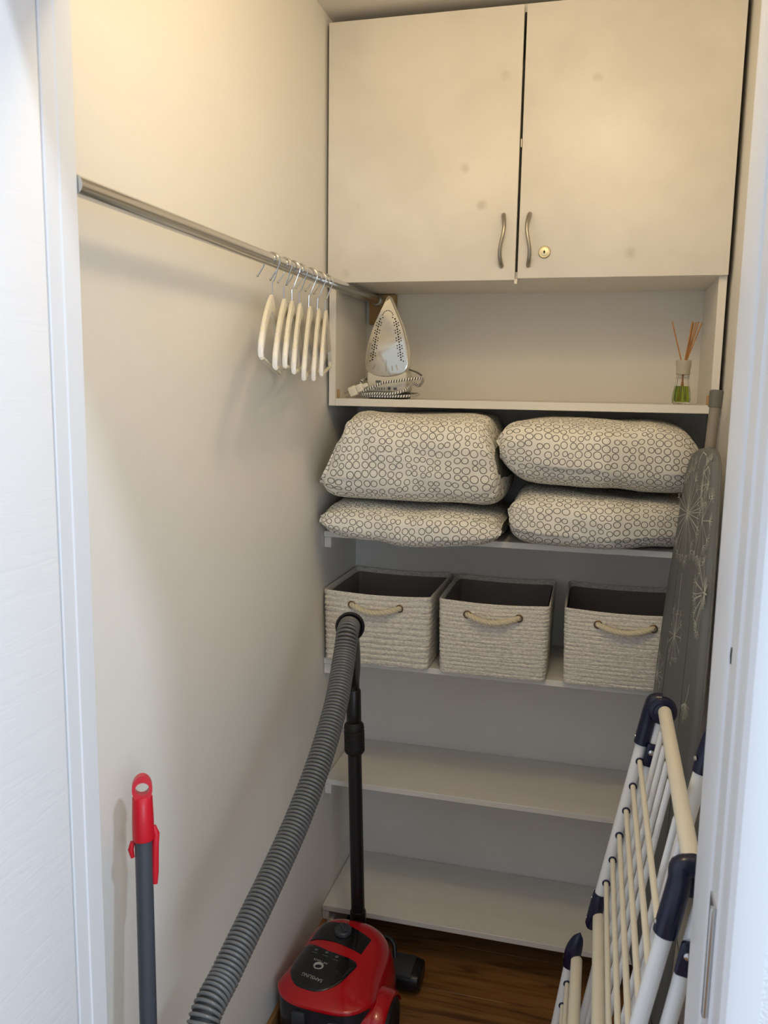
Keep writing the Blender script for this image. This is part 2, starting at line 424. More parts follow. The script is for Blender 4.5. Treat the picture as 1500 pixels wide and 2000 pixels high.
for x in (x0+.0186, x1-.0186-.006): MB().box((x, CF+.012, zb+.0196), (x+.006, CF+.018, zb+.042), .0015, 1).build('corner_bracket', M['raw_wood'], cab)
def cab_door(a, b, z0, z1, hx, sgn):
    d = MB().box((a, -.306, z0), (b, -.2912, z1), .0012, 2).build('door', M['door_panel'], cab)
    P = []; R = []
    za, zc = 1.975, 1.858
    for i in range(25):
        t = i/24
        off = sgn*.0042*math.sin(2*PI*t*.98)
        out = .023*math.sin(PI*t)**.55 if 0 < t < 1 else 0
        P.append((hx+off, -.3065-out, lerp(za, zc, t))); R.append(lerp(.0054, .0042, math.sin(PI*t)))
    MB().tube(P, R, 12, flat=(1.0, 1.0)).build('handle', M['steel'], d)
    return d
cab_door(.0085, .4735, 1.8262, 2.432, .4425, 1)
dr = cab_door(.4795, .9465, 1.8295, 2.432, .5035, -1)
lk = MB().lathe([(.0140, 0), (.0140, .003), (.0125, .0045), (.0115, .0045), (.0110, .0030), (.0095, .0030), (.0090, .0050), (0, .0054)], (.5405, -.3062, 1.888), (0, -1, 0), 28).build('lock', M['brass'], dr)
MB().loft([[(.5405+px, -.3117, 1.888+pz) for px, pz in ((0, .0045), (.0026, 0), (0, -.0045), (-.0026, 0))], [(.5405+px, -.3110, 1.888+pz) for px, pz in ((0, .0045), (.0026, 0), (0, -.0045), (-.0026, 0))]]).build('keyhole', M['dark'], dr)

# ------------------------------------------------------------------ clothes rail and hangers
rail = thing('clothes_rail', (.07, -.6, 1.8), 'chrome clothes rail running along the left wall into the cabinet niche', 'rail')
RB = Vector((.064, -.030, 1.8105)); RN = Vector((.0600, -1.4295, 1.8065))
MB().tube([RB, RN], .0125, 28).build('rail_tube', M['chrome'], rail)
MB().box((.040, -.0285, 1.745), (.116, -.0082, 1.8265), .001, 1).build('mounting_block', M['raw_wood'], rail)
MB().lathe([(.0168, 0), (.0168, .004), (.0150, .006), (.0150, .014), (.0132, .014)], (.064, -.029, 1.8105), (0, -1, 0), 24).build('end_socket', M['steel'], rail)
def rail_at(y):
    t = (y-RB.y)/(RN.y-RB.y); return RB.lerp(RN, t)

def hanger_mesh(root, drop):
    # hook wire passes over the rail, in the plane across it; the body hangs parallel to the wall
    P = []
    P.append((-.030, 0, -.024)); P.append((-.0245, 0, -.017))
    for a in range(200, -50, -14):
        P.append((math.cos(math.radians(a))*.0172, 0, math.sin(math.radians(a))*.0172+.0012))
    P += [(.004, 0, -.034), (0, 0, -.040), (0, 0, -.066)]
    h = MB().tube(spline(P, 3), .0016, 8); h.lathe([(0, -.0028), (.002, -.002), (.0028, 0), (.002, .002), (0, .0028)], P[0], (1, 0, 0), 8)
    h.build('hook', M['chrome'], root)
    b = MB(); rings = []
    L = .178; n = 32
    def zc(s): 
        q = abs(s)/L
        return -.077-drop*(q**1.25)*(1-.12*math.sin(PI*q))
    for i in range(n+1):
        s = lerp(-L, L, i/n); q = abs(s)/L
        hh = lerp(.0165, .0130, q); th = lerp(.0047, .0047, q)
        if i in (0, n): hh *= .72; th *= .7
        c = zc(s); r = []
        for k in range(12):
            a = 2*PI*k/12; ca, sa = math.cos(a), math.sin(a)
            r.append((th*math.copysign(abs(ca)**.6, ca), s, c+hh*math.copysign(abs(sa)**.6, sa)))
        rings.append(r)
    b.loft(rings).build('body', M['hanger'], root, sharp=50)
    for sg in (-1, 1):
        t = MB(); rr = []
        for q, k in ((.76, 1.0), (.765, 1.10), (.985, 1.10), (1.02, .95), (1.025, .5)):
            s = sg*L*q; c = zc(s); hh = .0130*k; th = .0047*k
            rr.append([(th*math.copysign(abs(math.cos(2*PI*j/12))**.6, math.cos(2*PI*j/12)), s, c+hh*math.copysign(abs(math.sin(2*PI*j/12))**.6, math.sin(2*PI*j/12))) for j in range(12)])
        t.loft(rr).build('grip_sleeve', M['hanger_tip'], root, sharp=50)
    MB().tube([(0, -L*.93, zc(L*.93)-.008), (0, -L*.92, zc(L)-.014), (0, L*.92, zc(L)-.014), (0, L*.93, zc(L*.93)-.008)], .0042, 10).build('trouser_bar', M['hanger'], root)

spots = [(-.806, 16.4, 0), (-.741, 15.8, 0), (-.697, 16.5, 0), (-.651, 16.2, 0), (-.590, 15.2, 0), (-.531, 15.2, 0), (-.480, 15.3, 0)]
names = ['first', 'second', 'third', 'fourth', 'fifth', 'sixth', 'last']
root0 = None
for i, (y, yaw, roll) in enumerate(spots):
    lab = ('white wooden hanger with steel hook, %s of the seven counted from the door' % names[i]) if i < 6 else 'white wooden hanger with steel hook, deepest of the seven, beside the cabinet edge'
    if i == 0: lab = 'white wooden hanger with steel hook, nearest of the seven to the door'
    if i == 0:
        r = bpy.data.objects.new('clothes_hanger', None); COL.objects.link(r); root0 = r; r.empty_display_size = .05
        hanger_mesh(r, .108)
    else: r = copy_tree(root0)
    tag(r, lab, 'hanger', 'white hangers on the clothes rail')
    p = rail_at(y)
    r.location = (p.x, p.y, p.z+.0125-.0172-.0012+.0018)
    r.rotation_euler = (math.radians([-4.3, 1.2, -.2, 3.5, 8, 8, 4][i]), 0, math.radians(yaw))
    # the hook keeps across the rail while the body turns on its swivel
for ob in list(bpy.data.objects):
    if ob.name.startswith('hook') and ob.parent and ob.parent.name.startswith('clothes_hanger'):
        ob.rotation_euler = (-ob.parent.rotation_euler.x, 0, -ob.parent.rotation_euler.z+math.radians(random.uniform(-6, 6)))

# ------------------------------------------------------------------ iron on the niche floor
NF = zb+.0195+.0006
iron = thing('steam_iron', (.152, -.21, NF), 'cream steam iron standing on its heel at the left of the niche, flex wrapped round', 'iron')
IY = -.252
def sole_outline(k=1.0, dz=0):      # (x offset, z above niche floor)
    pts = []
    R = [(0, .258), (.008, .245), (.020, .220), (.034, .190), (.046, .155), (.0545, .120), (.0565, .095), (.053, .076), (.041, .064), (.021, .0575), (0, .0555)]
    full = R+[(-x, z) for x, z in R[-2:0:-1]]
    return [(x*k, (z-.15)*(k if k < 1 else 1+(k-1)*.5)+.15) for x, z in full]
def smooth_loop(pts, per=4):
    n = len(pts); out = []
    for i in range(n):
        a, b, c, d = [Vector((*pts[(i+j) % n], 0)) for j in (-1, 0, 1, 2)]
        for k in range(per):
            t = k/per; q = .5*((2*b)+(c-a)*t+(2*a-5*b+4*c-d)*t*t+(3*b-a-3*c+d)*t**3); out.append((q.x, q.y))
    return out
Rz = Matrix.Rotation(math.radians(2), 4, 'Z')
def ip(x, z, y):                    # iron frame: tilt back slightly, small turn
    v = Rz @ Vector((x, y+(z)*.05, z)); return (v.x+.153, v.y+IY-.012, v.z+NF)
ol = smooth_loop(sole_outline(), 4)
MB().loft([[ip(x*.97, (z-.15)*.98+.15, -.003) for x, z in ol], [ip(x, z, -.0015) for x, z in ol], [ip(x, z, .004) for x, z in ol]]).build('soleplate', M['iron_sole'], iron)
# plastic skirt behind the plate and the tank, tapering to the handle
sk = []
for k, y in ((.985, .0045), (1.012, .006), (1.03, .018), (1.0, .035), (.86, .055), (.66, .075)):
    sk.append([ip(x*k, (z-.13)*(k if k < 1 else 1+(k-1)*.25)+.13, y) for x, z in ol])
MB().loft(sk).build('water_tank', M['iron_body'], iron)
MB().box((-.052, .002, .016), (.052, .085, .072), .008, 3, mtx=Matrix.Translation((.153, IY-.012, NF)) @ Rz).build('heel', M['iron_body'], iron)
MB().box((-.048, .004, 0), (.048, .088, .0155), .003, 2, mtx=Matrix.Translation((.153, IY-.012, NF)) @ Rz).build('heel_rest', M['black_matt'], iron)
MB().tube(spline([ip(0, .05, .08), ip(0, .06, .125), ip(0, .12, .135), ip(0, .18, .118), ip(0, .21, .07)], 6), .013, 12).build('grip', M['iron_body'], iron)
hol = MB()
for sg in (-1, 1):
    for i in range(17):
        t = i/16
        zc = lerp(.200, .098, t); xo = lerp(.019, .0375, t**.75)
        for j, (dx, dz) in enumerate(((0, 0), (-.0065, .0035), (.006, -.003))):
            if (i+j) % 3 == 2 and j: continue
            hol.lathe([(.0017 if j else .0022, 0), (.0017 if j else .0022, .0005)], ip(sg*(xo+dx), zc+dz, -.0031), (0, -1, 0), 6)
for i in range(9):
    a = lerp(20, 160, i/8); hol.lathe([(.0015, 0), (.0015, .0005)], ip(math.cos(math.radians(a))*.014, .205+.016*math.sin(math.radians(a)), -.0030), (0, -1, 0), 6)
hol.build('steam_holes', M['dark'], iron, kind='stuff')
for x, z0, z1, tilt in ((-.032, .074, .086, .006), (-.018, .070, .084, .003), (-.001, .068, .098, 0), (.015, .070, .083, -.002), (.027, .073, .086, -.005)):
    MB().tube([ip(x-tilt*.5, z0, -.0030), ip(x+tilt*.5, z1, -.0030)], .0012, 8).build('sole_slot', M['steel'], iron)
lb = MB()
for x, w in ((-.030, .004), (-.024, .003), (-.019, .003), (-.013, .004), (-.006, .003), (.019, .012)):
    lb.box((x, .0014, .0225), (x+w*.75, .0019, .0285), mtx=Matrix.Translation((.153, IY-.012, NF)) @ Rz)
lb.lathe([(.0042, 0), (.0042, .0005)], (.153+.008, IY-.0107, NF+.026), (0, -1, 0), 14)
lb.box((-.028, .0014, .040), (-.014, .0019, .046), mtx=Matrix.Translation((.153, IY-.012, NF)) @ Rz)
lb.build('rating_print', M['dim_print'], iron)
# braided flex: three turns round the heel and a loop out to the right
cp = []
def around(a, rx, ry, z): return Vector((.155+rx*math.cos(a), IY+.035+ry*math.sin(a), NF+z))
path = [Vector((.093, IY-.026, NF+.017)), Vector((.118, IY-.030, NF+.027)), Vector((.150, IY-.030, NF+.040)), Vector((.190, IY-.026, NF+.046)), Vector((.232, IY-.012, NF+.052)), Vector((.244, IY+.012, NF+.050)), Vector((.228, IY+.04, NF+.034)),
        Vector((.214, IY+.02, NF+.040)), Vector((.204, IY-.020, NF+.022)), Vector((.170, IY-.033, NF+.013)), Vector((.130, IY-.033, NF+.013)), Vector((.092, IY-.020, NF+.010)), Vector((.086, IY+.03, NF+.012)), Vector((.10, IY+.10, NF+.014)), Vector((.17, IY+.115, NF+.014)), Vector((.222, IY+.06, NF+.012)),
        Vector((.214, IY-.012, NF+.008)), Vector((.170, IY-.028, NF+.0062)), Vector((.125, IY-.028, NF+.0062)), Vector((.090, IY-.010, NF+.0075)), Vector((.083, IY+.02, NF+.022)), Vector((.083, IY+.0, NF+.040)), Vector((.088, IY+.03, NF+.050)), Vector((.112, IY+.105, NF+.05))]
MB().tube(resample(spline(path, 10), .003), .0036, 8, uv=True).build('flex', M['braid'], iron)
MB().tube(spline([Vector((.206, IY+.03, NF+.074)), Vector((.228, IY+.005, NF+.068)), Vector((.243, IY-.004, NF+.060))], 6), .004, 8, flat=(.5, 1)).build('cable_strap', M['grey_plastic'], iron)
plug_m = Matrix.Translation((.092, IY-.030, NF+.0275)) @ Matrix.Rotation(math.radians(-24), 4, 'Y') @ Matrix.Rotation(math.radians(-10), 4, 'Z')
plug = MB().box((-.034, -.010, -.0125), (-.012, .012, .0125), .004, 2, mtx=plug_m).box((-.012, -.008, -.010), (.006, .009, .010), .004, 2, mtx=plug_m).box((.006, -.005, -.0055), (.020, .005, .0055), .003, 2, mtx=plug_m).build('mains_plug', M['hanger'], iron, label='cream mains plug at the end of the flex')
for dz in (-.006, .006): 
    MB().tube([plug_m @ Vector((-.036, .001, dz)), plug_m @ Vector((-.050, .001, dz))], .0021, 8).build('plug_pin', M['chrome'], plug)

# ------------------------------------------------------------------ reed diffuser
dif = thing('reed_diffuser', (.8685, -.262, NF), 'glass reed diffuser with green liquid at the right end of the niche', 'diffuser')
dc = (.8685, -.262, NF)
MB().lathe([(.0175, 0), (.0205, .003), (.0218, .012), (.0195, .030), (.0165, .045), (.0145, .058), (.0138, .068), (.0126, .068), (.0132, .058), (.0150, .045), (.0178, .030), (.0200, .012), (.0185, .005), (0, .004)], dc, n=10).build('bottle', M['glass'], dif, sharp=25)
MB().lathe([(0, .0046), (.0182, .0054), (.0197, .012), (.0176, .030), (.0152, .0425), (0, .0425)], dc, n=10).build('liquid', M['liquid'], dif, sharp=25)
MB().lathe([(.0136, .069), (.0158, .070), (.0158, .086), (.0172, .090), (.0172, .102), (.0140, .102), (.0120, .090), (.0120, .069)], dc, n=20).build('collar', M['frost'], dif)
for k in range(3): MB().torus((dc[0], dc[1], dc[2]+.060+.004*k), .0142, .0012, (0, 0, 1), 20, 6).build('neck_thread', M['glass'], dif)
for bx, tx, ty, tz in ((-.006, -.031, .004, .190), (.002, .013, -.004, .190), (.003, .016, .006, .189), (.004, .021, .0, .189), (.005, .027, .003, .190), (.006, .0335, -.003, .187)):
    MB().tube([(dc[0]-bx*1.2, dc[1], dc[2]+.008), (dc[0]+bx*.9, dc[1]+ty*.4, dc[2]+.100), (dc[0]+tx, dc[1]+ty, dc[2]+tz)], .0015, 7).build('reed', M['reed'], dif)

# ------------------------------------------------------------------ duvets: folded, stacked in pairs
def duvet(name, X0, X1, Z, Y0, Y1, label, seed, nz=3.6, px=9, skew=(.0, .0), sag=0, floor=.30):
    """Z(u)->(zmin,zmax); Y0(u) front; Y1 back; a closed loop of cross-sections along x."""
    NX, NT = 130, 112; g = MB(); rows = []
    for i in range(NX+1):
        t = -1+2*i/NX
        t = math.copysign(1-(1-abs(t))**1.5, t)
        u = (t+1)/2; x = lerp(X0, X1, u)
        e = max((1-min(1, abs(t))**px)**.5, floor if t < 0 else .30)
        z0, z1 = Z(u); y0 = Y0(u); y1 = Y1
        cz, cy = (z0+z1)/2, (y0+y1)/2; hz, hy = (z1-z0)/2*(e**.85), (y1-y0)/2*lerp(.85, 1, e)
        r = []
        for k in range(NT):
            a = PI+2*PI*k/NT; ca, sa = math.cos(a), math.sin(a)
            yy = cy-hy*math.copysign(abs(ca)**(2/nz), ca); zz = cz+hz*math.copysign(abs(sa)**(2/nz), sa)
            q = Vector((x*5+seed, yy*6, zz*9))
            d = noise.noise(q)*.010+noise.noise(q*2.6)*.004
            end = max(0, abs(t)-.62)/.38
            d += end*.0045*math.sin(a*11+seed+noise.noise(q*1.5)*3)
            d += .0028*max(0, ca)*math.sin((x*30+zz*40)+noise.noise(q)*5+seed)
            if sa < -.2: d = min(d, 0)
            elif sa > .75: d = min(d, .002)
            p = Vector((x, yy, zz))+Vector((0, -ca, sa))*d
            p.x += (noise.noise(Vector((seed, a*1.5, zz*7)))*.010-.003)*math.copysign(1, t)*abs(t)**6
            hh = min(1, max(0, (zz-z0)/(z1-z0)))
            if t < 0: p.x += skew[0]*hh*(-t)**3
            else: p.x -= skew[1]*hh*t**3
            if p.y < -.306: p.z -= sag*min(1, (-.306-p.y)/.10)**1.3*(1-hh)*(.6+.4*math.cos(2.4*t))
            r.append(p)
        rows.append(r)
    for r in rows: g.v += [tuple(p) for p in r]
    mid = NX//2; arc = [0]
    for k in range(NT): arc.append(arc[-1]+(rows[mid][(k+1) % NT]-rows[mid][k]).length)
    ul = [0]
    for i in range(NX): ul.append(ul[-1]+(rows[i+1][0]-rows[i][0]).length)
    for i in range(NX):
        for k in range(NT):
            k2 = (k+1) % NT; f = (i*NT+k, i*NT+k2, (i+1)*NT+k2, (i+1)*NT+k)
            g.uv[len(g.f)] = [(ul[i]+seed, arc[k]), (ul[i]+seed, arc[k+1]), (ul[i+1]+seed, arc[k+1]), (ul[i+1]+seed, arc[k])]
            g.f.append(f)
    g.f.append(tuple(reversed(range(NT)))); g.f.append(tuple(NX*NT+k for k in range(NT)))
    o = g.build(name, M['duvet'], sharp=180)
    return tag(o, label, 'duvet', 'folded duvets with a grey ring print')
SZ = 1.1961
gs = lambda u, c, w: math.exp(-((u-c)/w)**2)
duvet('folded_duvet', .024, .474, lambda u: (SZ+.001, SZ+.084+.010*(1-u)-.02*max(0, u-.8)), lambda u: -.422-.014*gs(u, .5, .3), -.02,
      'ring-print duvet folded flat at the bottom of the left stack', 3.1, nz=3.0, px=8, sag=.026)
duvet('folded_duvet', .003, .488, lambda u: (SZ+.096-.006*u, SZ+.313-.03*max(0, u-.8)), lambda u: -.442+.02*u, -.02,
      'plump ring-print duvet on top of the left stack, its corner against the left wall', 11.7, nz=4.2, px=12, skew=(.100, .050), floor=.72)
duvet('folded_duvet', .484, .926, lambda u: (SZ+.001, SZ+.142-.024*u), lambda u: -.402+.10*max(0, u-.55)/.45, -.02,
      'ring-print duvet at the bottom of the right stack, behind the ironing board', 21.3, px=9, nz=3.3, sag=.012)
duvet('folded_duvet', .478, .928, lambda u: (SZ+.150-.022*u, SZ+.308-.02*max(0, u-.7)/.3), lambda u: -.410+.09*max(0, u-.5)/.5, -.02,
      'ring-print duvet on top of the right stack, under the reed diffuser', 31.9, px=9, nz=3.3, skew=(-.040, .02))

# ------------------------------------------------------------------ woven baskets
def rrect(x0, x1, y0, y1, r, per=7, side=16):
    pts = []
    for cx, cy, a0, (sx, sy), (ex, ey) in ((x1-r, y0+r, -90, (x0+r, y0), (x1-r, y0)), (x1-r, y1-r, 0, (x1, y0+r), (x1, y1-r)), (x0+r, y1-r, 90, (x1-r, y1), (x0+r, y1)), (x0+r, y0+r, 180, (x0, y1-r), (x0, y0+r))):
        for i in range(side): pts.append((lerp(sx, ex, i/side), lerp(sy, ey, i/side)))
        for i in range(per): a = math.radians(a0+90*i/per); pts.append((cx+r*math.cos(a), cy+r*math.sin(a)))
    return pts
def basket(root, w, d, h, amp, seed, rows=14):
    out = []; per = 8
    for i in range(rows*per+1):
        t = i/(rows*per); tap = .010*(1-t)
        lp = rrect(-w/2+tap*.5, w/2-tap*.5, -d/2+tap*.2, d/2-tap, .016)
        ring = []
        for (x, y) in lp:
            n = Vector((x/(w/2), y/(d/2), 0)); n = Vector((n.x**7, n.y**7, 0)); n = n.normalized() if n.length > 1e-6 else Vector((0, -1, 0))
            ph = t*rows+.18*noise.noise(Vector((x*14+seed, y*14, math.floor(t*rows)*.7)))
            b = amp*(abs(math.sin(PI*ph))**.55-.6)
            b += .0016*noise.noise(Vector((x*60+seed, y*60, t*50)))
            bow = .006*math.cos(PI*x/w)*math.sin(PI*t) if y < 0 else 0
            sag = -.006*math.sin(PI*(x/w+.5))*t**3 if abs(y) > d/2-.02 else 0
            ring.append((x+n.x*b, y+n.y*b-(bow if abs(y) > d/2-.02 else 0), t*h+sag+.0012*noise.noise(Vector((x*25, y*25, seed)))*t))
        out.append(ring)
    inner = []
    for z, k in ((h+.0008, .0015), (h-.0005, .0040), (h-.02, .005)):
        tt = z/h
        lp = rrect(-w/2+k, w/2-k, -d/2+k, d/2-k, .012)
        inner.append([(x, y, z-(.006*math.sin(PI*(x/w+.5)) if abs(y) > d/2-.02 else 0)) for x, y in lp])
    MB().loft(out+inner, caps=False).loft([out[0][::-1], [(x*.98, y*.98, .001) for x, y, z in out[0]][::-1]], caps=True).build('woven_body', M['weave'], root, sharp=70)
    ln = []
    for z, k in ((h-.012, .0092), (h*.5, .012), (.012, .016)):
        ln.append([(x, y, z-(.004*math.sin(PI*(x/w+.5)) if abs(y) > d/2-.03 and z > .1 else 0)) for x, y in rrect(-w/2+k, w/2-k, -d/2+k, d/2-k, .012)])
    ln.append([(x*.97, y*.97, .010) for x, y, z in ln[-1]])
    l = MB().loft(ln, caps=False); l.f.append(tuple(range(len(l.v)-len(ln[0]), len(l.v)))); l.build('lining', M['lining'], root)
    # rope handle: three strands twisted, through two bronze eyelets
    hy = -d/2-.004; hz = h-.034; ex = .064
    arc = [Vector((-ex, hy+.006, hz)), Vector((-ex+.004, hy-.004, hz-.001)), Vector((-ex*.5, hy-.014, hz-.009)), Vector((0, hy-.017, hz-.0125)), Vector((ex*.5, hy-.014, hz-.009)), Vector((ex-.004, hy-.004, hz-.001)), Vector((ex, hy+.006, hz))]
    cl = resample(spline(arc, 14), .0022)
    rope = MB()
    for k in range(3):
        P = []
        for i, p in enumerate(cl):
            T = (cl[min(i+1, len(cl)-1)]-cl[max(i-1, 0)]).normalized(); u = Vector((0, 0, 1)); u = (u-T*u.dot(T)).normalized(); v = T.cross(u)
            a = 2*PI*k/3+i*.0022/.030*2*PI
            P.append(p+(u*math.cos(a)+v*math.sin(a))*.0034)
        rope.tube(P, .0040, 8)
    rope.build('rope_handle', M['rope'], root)
    for sx in (-1, 1): MB().torus((sx*ex, hy-.001, hz), .0088, .0016, (0, 1, 0), 20, 6).build('eyelet', M['eyelet'], root)
bask = [(.1525, .288, .0), (.4525, .278, 0), (.770, .290, 0)]
blabel = ['cream woven storage basket with deep cord ribs at the left, behind the vacuum hose',
          'cream woven storage basket in the middle of the basket shelf',
          'cream woven storage basket at the right, partly behind the ironing board']
for i, (cx, w, _) in enumerate(bask):
    r = bpy.data.objects.new('storage_basket', None); COL.objects.link(r); r.empty_display_size = .05
    basket(r, w, .305, .193, [.0030, .0018, .0018][i], i*7.3, [13, 18, 18][i])
    tag(r, blabel[i], 'basket', 'woven baskets on the shelf'); r.location = (cx, -.1725 if i < 2 else -.166, .8517); r.rotation_euler = (0, 0, math.radians([-.6, .4, .5][i]))

# ------------------------------------------------------------------ ironing board against the right wall
ib = thing('ironing_board', (.88, -.6, 0), 'folded ironing board with grey dandelion-print cover leaning on the right wall', 'ironing board')
BO = Vector((.8928, -.4901, 1.4557)); BV = Vector((.0548, .1153, .9918)).normalized(); BU = Vector((.109, -.9881, .1088)).normalized(); BN = BU.cross(BV)
if BN.x > 0: BN = -BN
def bp(u, v, h): return BO+BU*u+BV*v+BN*h
half = [(0, 0), (.045, -.002), (.083, -.009), (.112, -.024), (.129, -.048), (.140, -.085), (.152, -.130), (.166, -.20), (.184, -.30), (.197, -.40), (.205, -.50), (.207, -.65), (.205, -.95), (.19, -1.12), (.15, -1.17)]
lefth = [(-u*(.92 if v > -.25 else .965), v) for u, v in half]
outl = half+[(0, -1.175)]+lefth[:0:-1]
ol2 = []
nO = len(outl)
for i in range(nO):
    a, b, c, d = [Vector((*outl[(i+j) % nO], 0)) for j in (-1, 0, 1, 2)]
    for k in range(3):
        t = k/3; q = .5*((2*b)+(c-a)*t+(2*a-5*b+4*c-d)*t*t+(3*b-a-3*c+d)*t**3); ol2.append((q.x, q.y))
def inset(k):
    n = len(ol2); o = []
    for i in range(n):
        a = Vector(ol2[i-1]); b = Vector(ol2[(i+1) % n]); t = (b-a).normalized(); nn = Vector((t.y, -t.x)); c = Vector(ol2[i])
        if nn.dot(c-Vector((0, -.55))) > 0: nn = -nn
        o.append(c+nn*k)
    return o
rings = []
for k, h in ((.006, -.019), (.001, -.017), (0, -.012), (.0015, -.005), (.005, -.0015), (.010, 0), (.06, .0006)):
    rings.append([bp(p.x, p.y, h) for p in inset(k)])
cover = MB().loft(rings).build('board_cover', M['cover'], ib, sharp=60)
rim = MB().tube([bp(p.x, p.y, -.0155) for p in inset(.0005)], .0022, 6, closed=True).build('cover_piping', M['grey_plastic'], ib)
def stroke(g, pts, w):
    P = [Vector((*p, 0)) for p in pts]
    L, R = [], []
    for i in range(len(P)):
        t = (P[min(i+1, len(P)-1)]-P[max(i-1, 0)]).normalized(); n = Vector((-t.y, t.x, 0))*w/2
        L.append(P[i]+n); R.append(P[i]-n)
    a = [bp(p.x, p.y, .0010) for p in L]; b = [bp(p.x, p.y, .0010) for p in R]; o = len(g.v)
    g.v += [tuple(p) for p in a+b]; m = len(P)
    for i in range(m-1): g.f.append((o+i, o+i+1, o+m+i+1, o+m+i))
def dandelion(c, R, n, a0, a1, stem=None, seeds=2, seed=0, core=.006, tuft=.18):
    g = MB(); rnd = random.Random(seed); c = Vector(c)
    if stem: stroke(g, [c, (Vector(c)+Vector(stem))/2+Vector((.004, 0)), Vector(stem)], .0026)
    for i in range(n):
        a = math.radians(lerp(a0, a1, (i+rnd.uniform(-.3, .3))/max(1, n-1))); rr = R*rnd.uniform(.72, 1.05)
        d = Vector((math.cos(a), math.sin(a))); nn = Vector((-d.y, d.x)); bend = rnd.uniform(-.12, .12)
        tip = c+d*rr+nn*rr*bend
        stroke(g, [c+d*core, c+d*rr*.55+nn*rr*bend*.6, tip], .0014)
        for k in range(seeds*2+1 if seeds else 0):
            f = (k/(seeds*2)-.5)*2.2
            q = d*math.cos(f)+nn*math.sin(f); stroke(g, [tip, tip+q*R*tuft*.5, tip+q*R*tuft], .0011)
    for i in range(10):
        a = i*PI/5; stroke(g, [c, c+Vector((math.cos(a)*core*.8, math.sin(a)*core*1.6))], .0032)
    g.build('dandelion_print', M['print'], ib, label='white printed dandelion')
dandelion((-.040, -.140), .105, 30, -15, 375, (-.052, -.02), 2, 1, .009)
dandelion((.098, -.150), .070, 9, -120, 120, (.085, -.06), 3, 2, .004, .3)
dandelion((.118, -.075), .050, 9, 100, 260, None, 3, 3, .003, .3)
dandelion((.185, -.285), .085, 17, 120, 262, None, 2, 4, .02, .2)
dandelion((-.030, -.405), .060, 18, 0, 340, (-.028, -.27), 1, 5, .005)
dandelion((-.165, -.520), .055, 18, 0, 340, (-.172, -.43), 1, 6, .005)
dandelion((.135, -.510), .040, 16, 200, 350, (.150, -.468), 0, 7, .002)
dandelion((-.06, -.72), .09, 24, 0, 340, (-.05, -.60), 1, 8, .006)
g = MB()
stroke(g, [(.010, -.045), (.018, -.024), (.040, -.011), (.070, -.018), (.085, -.034)], .0026); stroke(g, [(.062, -.095), (.062, -.070), (.075, -.050), (.100, -.042), (.122, -.058)], .0030)
g.build('dandelion_print', M['print'], ib, label='white printed loops over the board nose')
# folded leg frame behind the board
LT = Vector((.9245, -.435, 1.548)); 
def legp(z, y): return Vector((LT.x-.055*(LT.z-z), y-.10*(LT.z-z), z))
MB().tube([legp(1.552, -.425), legp(.03, -.425)], .0112, 16).build('leg_tube', M['grey_tube'], ib)
MB().tube([legp(1.30, -.62), legp(.03, -.62)], .0112, 16).build('leg_tube', M['grey_tube'], ib)
for y, za in ((-.425, 1.575), (-.425, .002), (-.62, .002)):
    a = za; b = za-.036 if za > 1 else za+.036
    MB().tube([legp(a, y), legp(a-.002 if za > 1 else a+.002, y), legp(b, y)], [.0125, .0145, .0138], 18).build('end_cap', M['grey_plastic'], ib)
MB().tube([legp(.30, -.425), legp(.30, -.62)], .008, 10).build('cross_bar', M['grey_tube'], ib)
MB().tube([legp(1.29, -.425), legp(1.29, -.62)], .008, 10).build('cross_bar', M['grey_tube'], ib)

